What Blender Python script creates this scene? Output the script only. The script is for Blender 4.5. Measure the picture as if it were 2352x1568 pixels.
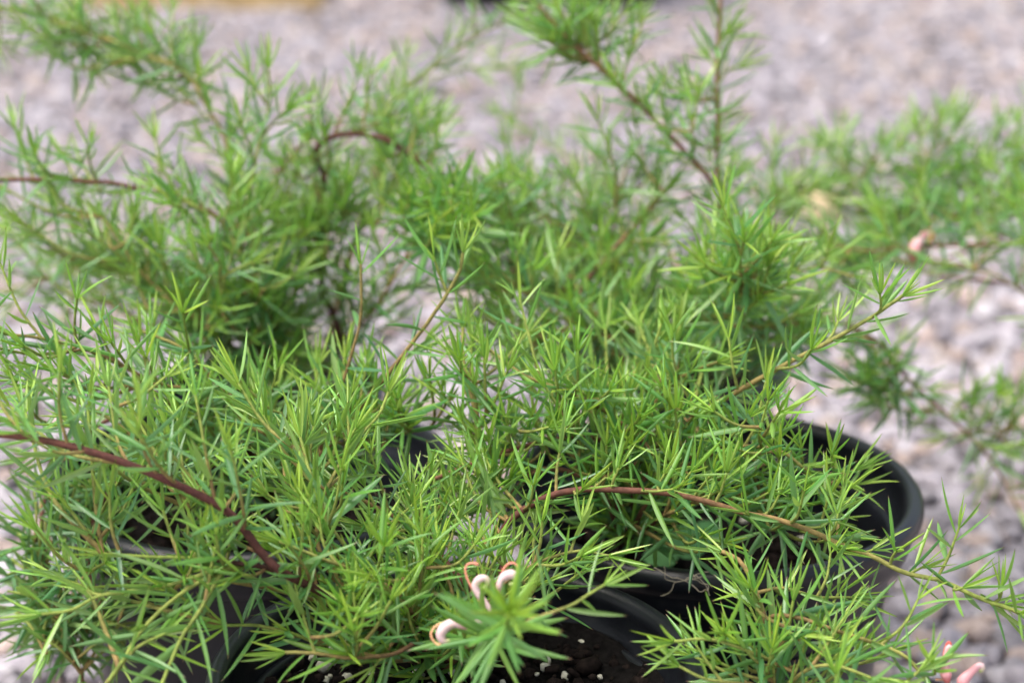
import bpy, math, random
import numpy as np
from mathutils import Matrix, Vector

# ------------------------------------------------------------------ camera, sky, sun, exposure
for o in list(bpy.data.objects): bpy.data.objects.remove(o, do_unlink=True)
random.seed(7); RNG = np.random.default_rng(11)
scene = bpy.context.scene
COL = scene.collection
CAM_Z, PITCH, FPX = 0.608, math.radians(20.0), 4860.0      # height above the gravel, tilt down, focal length in px of a 2352 px frame
PW, PH = 2352.0, 1568.0
cam_data = bpy.data.cameras.new('camera'); cam = bpy.data.objects.new('camera', cam_data); COL.objects.link(cam)
cam.location = (0, 0, CAM_Z); cam.rotation_euler = (math.pi / 2 - PITCH, 0, 0)
cam_data.sensor_width = 36.0; cam_data.lens = FPX / PW * 36.0
cam_data.clip_start = 0.02; cam_data.clip_end = 400.0
cam_data.dof.use_dof = True; cam_data.dof.focus_distance = 0.872; cam_data.dof.aperture_fstop = 6.3
scene.camera = cam

world = bpy.data.worlds.new('World'); scene.world = world; world.use_nodes = True
SUN_EL, SUN_AZ = math.radians(68), math.radians(-110)
wn, wl = world.node_tree.nodes, world.node_tree.links
bg = wn['Background']; bg.inputs['Strength'].default_value = 0.15
sky = wn.new('ShaderNodeTexSky'); sky.sky_type = 'NISHITA'; sky.sun_disc = False
sky.sun_elevation = SUN_EL; sky.sun_rotation = SUN_AZ
sky.air_density = 1.0; sky.dust_density = 6.0; sky.ozone_density = 1.0
hs = wn.new('ShaderNodeHueSaturation'); hs.inputs['Saturation'].default_value = 0.62      # thin overcast: cloud white over blue
wl.new(sky.outputs[0], hs.inputs['Color']); wl.new(hs.outputs[0], bg.inputs['Color'])

sun_data = bpy.data.lights.new('sun', 'SUN'); sun = bpy.data.objects.new('sun', sun_data); COL.objects.link(sun)
sun_data.energy = 0.95; sun_data.angle = math.radians(40); sun_data.color = (1.0, 0.96, 0.90)
sd = Vector((math.sin(SUN_AZ) * math.cos(SUN_EL), math.cos(SUN_AZ) * math.cos(SUN_EL), math.sin(SUN_EL)))
sun.rotation_euler = sd.to_track_quat('Z', 'Y').to_euler()

scene.view_settings.view_transform = 'Standard'; scene.view_settings.look = 'None'
scene.view_settings.exposure = 1.08; scene.view_settings.gamma = 1.0
scene.view_settings.use_curve_mapping = False
scene.cycles.use_denoising = True
scene.cycles.max_bounces = 8; scene.cycles.diffuse_bounces = 4; scene.cycles.transmission_bounces = 4
scene.cycles.transparent_max_bounces = 4

# ------------------------------------------------------------------ pixel -> place
SP, CP = math.sin(PITCH), math.cos(PITCH)
def at(x, y, d):
    """point seen at pixel (x, y) of the photograph, d metres along the view axis"""
    u, v = (x - PW / 2) / FPX * d, (PH / 2 - y) / FPX * d
    return np.array([u, d * CP + v * SP, CAM_Z - d * SP + v * CP])
def on_plane(x, y, z):
    """point seen at pixel (x, y) that lies at height z"""
    k = -SP + (PH / 2 - y) / FPX * CP
    return at(x, y, (z - CAM_Z) / k)
def project(p):
    p = np.asarray(p, float)
    dx, dy, dz = p[..., 0], p[..., 1], p[..., 2] - CAM_Z
    d = dy * CP - dz * SP; v = dy * SP + dz * CP
    return np.stack([PW / 2 + dx / d * FPX, PH / 2 - v / d * FPX, d], -1)

# ------------------------------------------------------------------ object helpers
def tag(o, label=None, cat=None, group=None, kind=None):
    if label: o['label'] = label
    if cat: o['category'] = cat
    if group: o['group'] = group
    if kind: o['kind'] = kind
    return o
def link(name, data, mat=None, parent=None):
    o = bpy.data.objects.new(name, data); COL.objects.link(o)
    if mat is not None and data is not None and not data.materials: data.materials.append(mat)
    if parent is not None: o.parent = parent
    return o
def empty(name, loc=(0, 0, 0)):
    o = bpy.data.objects.new(name, None); COL.objects.link(o); o.location = loc; o.empty_display_size = 0.02
    return o
def mesh_np(name, V, F, attr=None, attr_name='leafdata', smooth=True):
    """V (n,3); F (m,3) or (m,4) int; attr (n,3) point colours"""
    me = bpy.data.meshes.new(name)
    V = np.ascontiguousarray(V, np.float32); F = np.ascontiguousarray(F, np.int32)
    k = F.shape[1]
    me.vertices.add(len(V)); me.vertices.foreach_set('co', V.ravel())
    me.loops.add(F.size); me.loops.foreach_set('vertex_index', F.ravel())
    me.polygons.add(len(F))
    me.polygons.foreach_set('loop_start', np.arange(0, F.size, k, dtype=np.int32))
    me.polygons.foreach_set('loop_total', np.full(len(F), k, np.int32))
    if smooth: me.polygons.foreach_set('use_smooth', np.ones(len(F), bool))
    if attr is not None:
        a = me.color_attributes.new(attr_name, 'FLOAT_COLOR', 'POINT')
        c = np.ones((len(V), 4), np.float32); c[:, :3] = attr
        a.data.foreach_set('color', c.ravel())
    me.update(calc_edges=True)
    return me
def unit(v):
    return v / (np.linalg.norm(v, axis=-1, keepdims=True) + 1e-12)

def smooth_path(P, step):
    """Catmull-Rom through P, resampled about every step metres"""
    P = np.asarray(P, float)
    if len(P) == 2: P = np.array([P[0], P.mean(0), P[1]])
    Q = np.vstack([2 * P[0] - P[1], P, 2 * P[-1] - P[-2]])
    out = []
    for i in range(1, len(Q) - 2):
        t = np.linspace(0, 1, 12, endpoint=False)[:, None]
        a, b, c, d = Q[i - 1], Q[i], Q[i + 1], Q[i + 2]
        out.append(.5 * (2 * b + (c - a) * t + (2 * a - 5 * b + 4 * c - d) * t**2 + (3 * b - a - 3 * c + d) * t**3))
    out.append(P[-1:]); C = np.vstack(out)
    s = np.r_[0, np.cumsum(np.linalg.norm(np.diff(C, axis=0), axis=1))]
    n = max(3, int(round(s[-1] / step)) + 1)
    si = np.linspace(0, s[-1], n)
    return np.stack([np.interp(si, s, C[:, k]) for k in range(3)], 1), si
def frames(C):
    T = unit(np.gradient(C, axis=0))
    u = np.cross(T[0], [0.3, 0.2, 0.93]); u = u / np.linalg.norm(u)
    U = []
    for t in T:
        u = u - t * np.dot(u, t); u = u / np.linalg.norm(u); U.append(u)
    U = np.array(U); return T, U, np.cross(T, U)
def tube(C, R, k=6, cap=True):
    """V, F(quads) of a tube along C with radii R"""
    T, U, W = frames(C); R = np.asarray(R, float)[:, None, None]
    a = np.linspace(0, 2 * math.pi, k, endpoint=False)[None, :, None]
    V = (C[:, None] + R * (np.cos(a) * U[:, None] + np.sin(a) * W[:, None])).reshape(-1, 3)
    n = len(C); i = np.arange(n - 1)[:, None] * k; j = np.arange(k)[None]; jn = (j + 1) % k
    F = np.stack([i + j, i + jn, i + k + jn, i + k + j], -1).reshape(-1, 4)
    return V, F

# ------------------------------------------------------------------ materials
def new_mat(name):
    m = bpy.data.materials.new(name); m.use_nodes = True
    nt = m.node_tree; return m, nt.nodes, nt.links, nt.nodes['Principled BSDF']
def ramp(N, stops, interp='LINEAR'):
    r = N.new('ShaderNodeValToRGB'); e = r.color_ramp.elements; r.color_ramp.interpolation = interp
    while len(e) < len(stops): e.new(0.5)
    for el, (p, c) in zip(e, stops): el.position = p; el.color = (*c, 1)
    return r
def math_node(N, op, a=None, b=None):
    n = N.new('ShaderNodeMath'); n.operation = op
    if isinstance(a, (int, float)): n.inputs[0].default_value = a
    if isinstance(b, (int, float)): n.inputs[1].default_value = b
    return n
def mix_col(N, L, fac, a, b, mode='MIX'):
    n = N.new('ShaderNodeMix'); n.data_type = 'RGBA'; n.blend_type = mode
    for sock, v in ((n.inputs[0], fac), (n.inputs[6], a), (n.inputs[7], b)):
        if isinstance(v, bpy.types.NodeSocket): L.new(v, sock)
        elif isinstance(v, tuple): sock.default_value = (*v, 1)
        else: sock.default_value = v
    return n.outputs[2]

def leaf_material():
    m, N, L, P = new_mat('grevillea_leaf')
    at_ = N.new('ShaderNodeAttribute'); at_.attribute_name = 'leafdata'
    sep = N.new('ShaderNodeSeparateColor'); L.new(at_.outputs['Color'], sep.inputs[0])
    age, tt, rnd = sep.outputs
    up = ramp(N, [(0, (.074, .200, .064)), (.30, (.118, .280, .060)), (.65, (.205, .395, .050)), (1, (.34, .52, .055))])
    un = ramp(N, [(0, (.205, .340, .120)), (.5, (.260, .420, .105)), (1, (.36, .52, .08))])
    L.new(age, up.inputs[0]); L.new(age, un.inputs[0])
    geo = N.new('ShaderNodeNewGeometry')
    base = mix_col(N, L, geo.outputs['Backfacing'], up.outputs[0], un.outputs[0])
    # leaf to leaf variation
    hv = N.new('ShaderNodeHueSaturation')
    hm = N.new('ShaderNodeMapRange'); hm.inputs[3].default_value = .482; hm.inputs[4].default_value = .525; L.new(rnd, hm.inputs[0])
    vm = N.new('ShaderNodeMapRange'); vm.inputs[3].default_value = .78; vm.inputs[4].default_value = 1.22
    r2 = math_node(N, 'MULTIPLY', None, 7.31); L.new(rnd, r2.inputs[0]); r3 = math_node(N, 'FRACT'); L.new(r2.outputs[0], r3.inputs[0]); L.new(r3.outputs[0], vm.inputs[0])
    L.new(hm.outputs[0], hv.inputs['Hue']); L.new(vm.outputs[0], hv.inputs['Value']); L.new(base, hv.inputs['Color'])
    # fine pale flecks and mottling
    tc = N.new('ShaderNodeTexCoord')
    nz = N.new('ShaderNodeTexNoise'); nz.inputs['Scale'].default_value = 900; nz.inputs['Detail'].default_value = 2; L.new(geo.outputs['Position'], nz.inputs['Vector'])
    fl = ramp(N, [(.66, (0, 0, 0)), (.76, (.55, .55, .55))]); L.new(nz.outputs['Fac'], fl.inputs[0])
    c2 = mix_col(N, L, fl.outputs[0], hv.outputs[0], (.42, .52, .38))
    # red brown point at the leaf tip, pale base
    tp = ramp(N, [(.915, (0, 0, 0)), (.975, (1, 1, 1))]); L.new(tt, tp.inputs[0])
    c3 = mix_col(N, L, tp.outputs[0], c2, (.16, .06, .04))
    L.new(c3, P.inputs['Base Color'])
    P.inputs['Roughness'].default_value = .38; P.inputs['Specular IOR Level'].default_value = .80
    tr = N.new('ShaderNodeBsdfTranslucent')
    tcx = mix_col(N, L, .55, c3, (.32, .56, .05), 'MIX'); L.new(tcx, tr.inputs['Color'])
    mx = N.new('ShaderNodeMixShader'); mx.inputs[0].default_value = .32
    L.new(P.outputs[0], mx.inputs[1]); L.new(tr.outputs[0], mx.inputs[2])
    L.new(mx.outputs[0], N['Material Output'].inputs['Surface'])
    return m
def stem_material():
    m, N, L, P = new_mat('stem_bark')
    at_ = N.new('ShaderNodeAttribute'); at_.attribute_name = 'leafdata'
    sep = N.new('ShaderNodeSeparateColor'); L.new(at_.outputs['Color'], sep.inputs[0])
    r = ramp(N, [(0, (.055, .028, .020)), (.3, (.100, .036, .030)), (.52, (.17, .075, .050)), (.70, (.27, .20, .075)), (.85, (.24, .28, .07)), (1, (.26, .36, .07))])
    L.new(sep.outputs[0], r.inputs[0])
    geo = N.new('ShaderNodeNewGeometry')
    nz = N.new('ShaderNodeTexNoise'); nz.inputs['Scale'].default_value = 420; nz.inputs['Detail'].default_value = 4; L.new(geo.outputs['Position'], nz.inputs['Vector'])
    k = ramp(N, [(.3, (.62, .62, .62)), (.7, (1.25, 1.2, 1.15))]); L.new(nz.outputs['Fac'], k.inputs[0])
    L.new(mix_col(N, L, 1.0, r.outputs[0], k.outputs[0], 'MULTIPLY'), P.inputs['Base Color'])
    P.inputs['Roughness'].default_value = .75; P.inputs['Specular IOR Level'].default_value = .25
    b = N.new('ShaderNodeBump'); b.inputs['Strength'].default_value = .35; b.inputs['Distance'].default_value = .0006
    L.new(nz.outputs['Fac'], b.inputs['Height']); L.new(b.outputs[0], P.inputs['Normal'])
    return m
def simple_mat(name, c, rough=.6, var=.25, scale=200, bump=.0, spec=.5, dark=None):
    m, N, L, P = new_mat(name)
    geo = N.new('ShaderNodeNewGeometry')
    nz = N.new('ShaderNodeTexNoise'); nz.inputs['Scale'].default_value = scale; nz.inputs['Detail'].default_value = 5
    L.new(geo.outputs['Position'], nz.inputs['Vector'])
    lo = dark or tuple(x * (1 - var) for x in c); hi = tuple(min(1, x * (1 + var)) for x in c)
    r = ramp(N, [(.3, lo), (.7, hi)]); L.new(nz.outputs['Fac'], r.inputs[0]); L.new(r.outputs[0], P.inputs['Base Color'])
    P.inputs['Roughness'].default_value = rough; P.inputs['Specular IOR Level'].default_value = spec
    if bump:
        b = N.new('ShaderNodeBump'); b.inputs['Strength'].default_value = .5; b.inputs['Distance'].default_value = bump
        L.new(nz.outputs['Fac'], b.inputs['Height']); L.new(b.outputs[0], P.inputs['Normal'])
    return m
def plastic_material():
    m, N, L, P = new_mat('black_pot_plastic')
    geo = N.new('ShaderNodeNewGeometry')
    nz = N.new('ShaderNodeTexNoise'); nz.inputs['Scale'].default_value = 55; nz.inputs['Detail'].default_value = 6; L.new(geo.outputs['Position'], nz.inputs['Vector'])
    r = ramp(N, [(.35, (.0060, .0068, .0090)), (.66, (.010, .0115, .015)), (.85, (.032, .031, .032))]); L.new(nz.outputs['Fac'], r.inputs[0])
    L.new(r.outputs[0], P.inputs['Base Color'])
    n2 = N.new('ShaderNodeTexNoise'); n2.inputs['Scale'].default_value = 700; n2.inputs['Detail'].default_value = 3; L.new(geo.outputs['Position'], n2.inputs['Vector'])
    rr = N.new('ShaderNodeMapRange'); rr.inputs[3].default_value = .24; rr.inputs[4].default_value = .38; L.new(nz.outputs['Fac'], rr.inputs[0]); L.new(rr.outputs[0], P.inputs['Roughness'])
    P.inputs['Specular IOR Level'].default_value = .44
    b = N.new('ShaderNodeBump'); b.inputs['Strength'].default_value = .25; b.inputs['Distance'].default_value = .0003
    L.new(n2.outputs['Fac'], b.inputs['Height']); L.new(b.outputs[0], P.inputs['Normal'])
    return m
def stone_material():
    m, N, L, P = new_mat('gravel_stone')
    at_ = N.new('ShaderNodeAttribute'); at_.attribute_name = 'leafdata'
    geo = N.new('ShaderNodeNewGeometry')
    nz = N.new('ShaderNodeTexNoise'); nz.inputs['Scale'].default_value = 260; nz.inputs['Detail'].default_value = 6; nz.inputs['Roughness'].default_value = .65
    L.new(geo.outputs['Position'], nz.inputs['Vector'])
    k = ramp(N, [(.3, (.72, .72, .74)), (.7, (1.22, 1.2, 1.18))]); L.new(nz.outputs['Fac'], k.inputs[0])
    L.new(mix_col(N, L, 1.0, at_.outputs['Color'], k.outputs[0], 'MULTIPLY'), P.inputs['Base Color'])
    P.inputs['Roughness'].default_value = .75; P.inputs['Specular IOR Level'].default_value = .4
    b = N.new('ShaderNodeBump'); b.inputs['Strength'].default_value = .5; b.inputs['Distance'].default_value = .0008
    L.new(nz.outputs['Fac'], b.inputs['Height']); L.new(b.outputs[0], P.inputs['Normal'])
    return m
def ground_material():
    m, N, L, P = new_mat('grit_ground')
    geo = N.new('ShaderNodeNewGeometry')
    vo = N.new('ShaderNodeTexVoronoi'); vo.inputs['Scale'].default_value = 70; L.new(geo.outputs['Position'], vo.inputs['Vector'])
    sep = N.new('ShaderNodeSeparateColor'); L.new(vo.outputs['Color'], sep.inputs[0])
    r = ramp(N, [(0, (.10, .09, .095)), (.35, (.27, .25, .27)), (.7, (.36, .30, .27)), (1, (.46, .43, .44))]); L.new(sep.outputs[0], r.inputs[0])
    L.new(r.outputs[0], P.inputs['Base Color']); P.inputs['Roughness'].default_value = .9
    b = N.new('ShaderNodeBump'); b.inputs['Distance'].default_value = .006; b.invert = True; L.new(vo.outputs['Distance'], b.inputs['Height']); L.new(b.outputs[0], P.inputs['Normal'])
    return m
def petal_material():
    m, N, L, P = new_mat('pink_petal')
    at_ = N.new('ShaderNodeAttribute'); at_.attribute_name = 'leafdata'
    L.new(at_.outputs['Color'], P.inputs['Base Color'])
    P.inputs['Roughness'].default_value = .45
    P.inputs['Subsurface Weight'].default_value = .25; P.inputs['Subsurface Radius'].default_value = (.002, .001, .0008)
    return m
M_LEAF, M_STEM, M_POT, M_STONE, M_GROUND, M_PETAL = leaf_material(), stem_material(), plastic_material(), stone_material(), ground_material(), petal_material()
M_SOIL = simple_mat('potting_soil', (.006, .0052, .0048), .95, .6, 300, .002, .06)
M_PERL = simple_mat('perlite', (.46, .44, .35), .9, .15, 600, .0006, .3)
M_BARK = simple_mat('bark_chip', (.011, .0075, .0062), .9, .6, 350, .001, .08)
M_WEED = simple_mat('weed_leaf', (.05, .14, .045), .75, .2, 250, 0, .2)
M_ROOT = simple_mat('dry_root', (.42, .36, .27), .8, .25, 500)
M_WOOD = simple_mat('timber', (.52, .37, .17), .75, .25, 25, .001)

# ------------------------------------------------------------------ ground and gravel
g = np.array([[-200, -60, -.018], [200, -60, -.018], [200, 380, -.018], [-200, 380, -.018]], float)
ground = tag(link('ground', mesh_np('ground', g, np.array([[0, 1, 2, 3]])), M_GROUND), 'grit bed under the loose lavender grey gravel', 'ground', kind='structure')

def ico(sub):
    p = (1 + 5 ** .5) / 2
    V = [(-1, p, 0), (1, p, 0), (-1, -p, 0), (1, -p, 0), (0, -1, p), (0, 1, p), (0, -1, -p), (0, 1, -p), (p, 0, -1), (p, 0, 1), (-p, 0, -1), (-p, 0, 1)]
    F = [(0, 11, 5), (0, 5, 1), (0, 1, 7), (0, 7, 10), (0, 10, 11), (1, 5, 9), (5, 11, 4), (11, 10, 2), (10, 7, 6), (7, 1, 8), (3, 9, 4), (3, 4, 2), (3, 2, 6), (3, 6, 8), (3, 8, 9), (4, 9, 5), (2, 4, 11), (6, 2, 10), (8, 6, 7), (9, 8, 1)]
    V = [np.array(v, float) / np.linalg.norm(v) for v in V]
    for _ in range(sub):
        mid, G = {}, []
        def m_(a, b):
            k = (min(a, b), max(a, b))
            if k not in mid:
                q = V[a] + V[b]; V.append(q / np.linalg.norm(q)); mid[k] = len(V) - 1
            return mid[k]
        for a, b, c in F:
            x, y, z = m_(a, b), m_(b, c), m_(c, a); G += [(a, x, z), (b, y, x), (c, z, y), (x, y, z)]
        F = G
    return np.array(V), np.array(F, int)
def lumpy(V, rng, amp, flats=4):
    """a worn, faceted pebble from a unit sphere"""
    W = V.copy()
    for _ in range(flats):
        n = unit(rng.normal(size=3)); h = rng.uniform(.55, .85)
        d = W @ n; W = W - np.where(d > h, (d - h) * .85, 0)[:, None] * n
    return W * (1 + rng.normal(0, amp, len(V)))[:, None]
ICO0, ICO1 = ico(0), ico(1)
srng = np.random.default_rng(5)
T0 = [lumpy(ICO0[0], srng, .13, 2) for _ in range(10)]
T1 = [lumpy(ICO1[0], srng, .05, 5) for _ in range(16)]
PAL = np.array([(.37, .355, .38), (.33, .32, .345), (.42, .41, .43), (.28, .27, .285), (.47, .39, .34), (.41, .345, .295), (.48, .43, .38), (.50, .495, .51), (.14, .135, .14), (.34, .28, .25)])
PW_ = np.array([.24, .17, .17, .08, .085, .06, .07, .06, .065, .045])
def rand_rot(n, rng):
    q = unit(rng.normal(size=(n, 4))); w, x, y, z = q.T
    return np.stack([np.stack([1 - 2 * (y*y + z*z), 2 * (x*y - z*w), 2 * (x*z + y*w)], -1), np.stack([2 * (x*y + z*w), 1 - 2 * (x*x + z*z), 2 * (y*z - x*w)], -1), np.stack([2 * (x*z - y*w), 2 * (y*z + x*w), 1 - 2 * (x*x + y*y)], -1)], 1)
def stone_cols(n, rng):
    c = PAL[rng.choice(len(PAL), n, p=PW_ / PW_.sum())]
    return np.clip(c * np.array([.90, .865, .885]) * rng.uniform(.80, 1.10, (n, 1)), 0, .9)
def scatter(y0, y1, sp, half):
    ys = np.arange(y0, y1, sp * .9); P = []
    for i, y in enumerate(ys):
        h = half(y); xs = np.arange(-h, h, sp) + (i % 2) * sp / 2
        P.append(np.stack([xs, np.full(len(xs), y)], 1))
    P = np.vstack(P); return P + RNG.uniform(-.45, .45, P.shape) * sp
def stones_mesh(P, tmpl, F, rad, rng):
    n = len(P); k = rng.integers(0, len(tmpl), n)
    V = np.stack(tmpl)[k]                                                     # n, nv, 3
    s = np.stack([rng.uniform(.85, 1.3, n), rng.uniform(.75, 1.05, n), rng.uniform(.5, .8, n)], 1) * rad[:, None]
    V = V * s[:, None, :]
    R = rand_rot(n, rng); lie = rng.random(n) < .6                            # most lie flat
    a = rng.uniform(0, 2 * math.pi, n); Z = np.zeros(n); O = np.ones(n)
    Rz = np.stack([np.stack([np.cos(a), -np.sin(a), Z], -1), np.stack([np.sin(a), np.cos(a), Z], -1), np.stack([Z, Z, O], -1)], 1)
    R = np.where(lie[:, None, None], Rz, R)
    V = np.einsum('nij,nvj->nvi', R, V)
    V[:, :, 0] += P[:, None, 0]; V[:, :, 1] += P[:, None, 1]
    V[:, :, 2] += rng.uniform(-.011, -.003, n)[:, None]
    c = np.repeat(stone_cols(n, rng)[:, None], V.shape[1], 1)
    FF = (F[None] + (np.arange(n) * V.shape[1])[:, None, None]).reshape(-1, 3)
    return V.reshape(-1, 3), FF, c.reshape(-1, 3)
view_half = lambda y: .255 * (y + .1) + .03
near = scatter(.86, 1.95, .0122, view_half)
far = scatter(.45, 3.1, .0134, lambda y: .25 * y + .45); far = far[~((far[:, 1] > .87) & (far[:, 1] < 1.94) & (np.abs(far[:, 0]) < view_half(far[:, 1]) - .004))]
vfar = scatter(3.1, 5.4, .0178, lambda y: .25 * y + .4)
parts = [stones_mesh(P, t, F, np.exp(RNG.normal(math.log(m), .30, len(P))).clip(.004, .016 if m < .01 else .02), RNG)
         for P, t, F, m in ((near, T1, ICO1[1], .0079), (far, T0, ICO0[1], .0080), (vfar, T0, ICO0[1], .0105))]
off = 0; VV, FF, CC = [], [], []
for V, F, c in parts: VV.append(V); FF.append(F + off); CC.append(c); off += len(V)
tag(link('gravel', mesh_np('gravel', np.vstack(VV), np.vstack(FF), np.vstack(CC)), M_STONE), 'loose lavender grey and peach gravel spread over the ground', 'gravel', kind='stuff')

# larger stones that can be picked out, lying on the bed
STONE_MESH = []
for i in range(30):
    V = lumpy(ICO1[0], srng, .045, 5) * np.array([srng.uniform(.95, 1.3), srng.uniform(.75, 1.0), srng.uniform(.5, .75)])
    c = np.repeat(stone_cols(1, srng), len(V), 0)
    me = mesh_np('stone', V, ICO1[1], c); me.materials.append(M_STONE); STONE_MESH.append(me)
windows = [(1990, 640, 2352, 1568, 150), (0, 1180, 190, 1568, 55), (1980, 900, 2352, 1568, 45), (0, 600, 260, 760, 14), (860, 640, 1010, 860, 14), (1650, 250, 2352, 640, 18)]
for (x0, y0, x1, y1, n) in windows:
    for _ in range(n):
        p = on_plane(random.uniform(x0, x1), y1 - (y1 - y0) * random.random() ** .8, 0.0)
        o = link('stone', random.choice(STONE_MESH), None, ground)
        s = random.uniform(.0075, .0125) * (1.25 if random.random() < .12 else 1)
        o.location = (p[0], p[1], random.uniform(-.002, .0015)); o.scale = (s, s, s)
        o.rotation_euler = (random.uniform(-.4, .4), random.uniform(-.4, .4), random.uniform(0, 6.28))

# ------------------------------------------------------------------ pots
def lathe(prof, k=96):
    prof = np.array(prof, float); a = np.linspace(0, 2 * math.pi, k, endpoint=False)
    V = np.stack([prof[:, None, 0] * np.cos(a), prof[:, None, 0] * np.sin(a), np.repeat(prof[:, 1:2], k, 1)], -1).reshape(-1, 3)
    n = len(prof); i = np.arange(n - 1)[:, None] * k; j = np.arange(k)[None]; jn = (j + 1) % k
    return V, np.stack([i + j, i + jn, i + k + jn, i + k + j], -1).reshape(-1, 4)
def rounded(prof, r=3):
    """soften the corners of a profile"""
    P = np.array(prof, float)
    for _ in range(r - 1):
        Q = [P[0]]
        for a, b in zip(P[:-1], P[1:]): Q += [a * .78 + b * .22, a * .22 + b * .78]
        Q.append(P[-1]); P = np.array(Q)
    return P
BODY = [(.0, .004), (.066, .004), (.0715, .0), (.074, .006), (.0885, .168), (.0890, .171), (.0850, .171), (.0835, .160), (.071, .012), (.0, .009)]
RIM = [(.0868, .166), (.0885, .1645), (.0950, .1655), (.0965, .169), (.0975, .1765), (.0992, .1785), (.1010, .1815), (.1016, .1850), (.1008, .1884), (.0985, .1905), (.0955, .1908), (.0930, .1892), (.0918, .1860), (.0922, .1820), (.0916, .1770), (.0895, .1712), (.0868, .166)]
BODY_ME = mesh_np('pot_body', *lathe(rounded(BODY, 2)))
RIM_ME = mesh_np('pot_rim', *lathe(rounded(RIM, 3)))
for me in (BODY_ME, RIM_ME): me.materials.append(M_POT)
PERL = [mesh_np('perlite', lumpy(ICO1[0], srng, .055, 5), ICO1[1]) for _ in range(4)]
for me in PERL: me.materials.append(M_PERL)
def pot(name_label, px, py, k=1.0, soil=.150, perl=0, ground_pt=None, group=None, crumbs=700, tilt=(0, 0)):
    h = .190 * k
    c = on_plane(px, py, h) if ground_pt is None else np.array(ground_pt)
    r = empty('plant_pot', (c[0], c[1], .002)); r.scale = (k, k, k); r.rotation_euler = (tilt[0], tilt[1], random.uniform(0, 6))
    tag(r, name_label, 'pot', group)
    link('body', BODY_ME, None, r); link('rim', RIM_ME, None, r)
    if soil:
        R = .0845 + (soil - .16) * .09
        rr = np.linspace(0, R + .004, 16); aa = np.linspace(0, 2 * math.pi, 48, endpoint=False)
        V = np.stack([rr[:, None] * np.cos(aa), rr[:, None] * np.sin(aa), soil + RNG.normal(0, .0016, (16, 48)) + .004 * np.sin(rr[:, None] * 60 + aa * 2)], -1).reshape(-1, 3)
        i = np.arange(15)[:, None] * 48; j = np.arange(48)[None]; jn = (j + 1) % 48
        so = link('potting_soil', mesh_np('potting_soil', V, np.stack([i + j, i + jn, i + 48 + jn, i + 48 + j], -1).reshape(-1, 4)), M_SOIL, r)
        if crumbs:
            n = crumbs; a = RNG.uniform(0, 6.28, n); q = R * np.sqrt(RNG.random(n)) * .97
            s = np.exp(RNG.normal(math.log(.0019), .5, n)).clip(.0008, .0055)
            X = np.stack(T0)[RNG.integers(0, 10, n)] * (s[:, None, None] * RNG.uniform(.5, 1.4, (n, 1, 3)))
            X = np.einsum('nij,nvj->nvi', rand_rot(n, RNG), X)
            X += np.stack([q * np.cos(a), q * np.sin(a), soil + RNG.uniform(-.001, .004, n)], 1)[:, None]
            cr = link('bark_crumbs', mesh_np('bark_crumbs', X.reshape(-1, 3), (ICO0[1][None] + (np.arange(n) * 12)[:, None, None]).reshape(-1, 3), smooth=False), M_BARK, so)
            tag(cr, kind='stuff')
        for i in range(perl):
            a = random.uniform(0, 6.28); q = R * math.sqrt(random.random()) * .95; s = .0012 + .0030 * random.random() ** 1.6
            o = link('perlite_granule', PERL[i % 4], None, so); o.location = (q * math.cos(a), q * math.sin(a), soil + .002)
            o.scale = (s * random.uniform(.8, 1.3), s, s * .8); o.rotation_euler = (random.random() * 3, random.random() * 3, random.random() * 3)
    return np.array([c[0], c[1], .002 + soil * k])
POT = {}
POT['A'] = pot('round black plastic pot with perlite flecked soil under the pink flower cluster', 1050, 1548, soil=.168, perl=120)
POT['B'] = pot('round black plastic pot with bare inner ledge showing beside the open gravel', 1636, 1122, soil=.142, perl=16)
POT['C'] = pot('round black plastic pot overhung by drooping dark green sprigs and red arching branch', 583, 1085, soil=.150, perl=8)
POT['D'] = pot('small black pot in shade at the foot of the curled brown stem', 620, 900, k=.70, soil=.165)
POT['E'] = pot('small black pot hidden in shade behind the pot with the bare ledge', 1560, 835, k=.70, soil=.165)
POT['F'] = pot('small black pot under the plant with a single pink flower by open gravel', 2720, 800, k=.70, soil=.165)
POT['G'] = pot('small black pot under the leafy plant with two pink flowers over gravel', 1850, 1830, k=.70, soil=.165)
for x in (1118, 1398):
    q = on_plane(x, 22, 0.0)
    pot('black pot far back on the gravel, ' + ('the one nearer the timber edging' if x < 1200 else 'the one farther from the timber edging'), 0, 0, ground_pt=(q[0], q[1] + .074, 0), soil=.15, crumbs=0, group='black pots at the back of the gravel')

# timber edging at the back
q0 = on_plane(150, 17, 0); q1 = on_plane(738, 17, 0)
L_ = q1[0] - q0[0]
prof = rounded([(0, 0), (.05, 0), (.05, .028), (.05, .034), (.05, .07), (0, .07), (0, .036), (.003, .035), (0, .034), (0, 0)], 2)
n = len(prof); xs = np.linspace(0, L_, 9)
V = np.stack([np.repeat(xs[:, None], n, 1), np.repeat(prof[None, :, 0], 9, 0), np.repeat(prof[None, :, 1], 9, 0)], -1)
V[0, :, 0] += .002; V = V.reshape(-1, 3) + RNG.normal(0, .0004, (9 * n, 3))
i = np.arange(8)[:, None] * n; j = np.arange(n - 1)[None]
F = np.stack([i + j, i + n + j, i + n + j + 1, i + j + 1], -1).reshape(-1, 4).tolist()
F += [list(range(n - 1)), [8 * n + q for q in range(n - 1)][::-1]]
me = bpy.data.meshes.new('timber_edging'); me.from_pydata(V.tolist(), [], F); me.update()
t = tag(link('timber_edging', me, M_WOOD), 'ochre timber edging board lying on the gravel far behind the plants', 'board'); t.location = (q0[0], q0[1], -.002)

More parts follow.
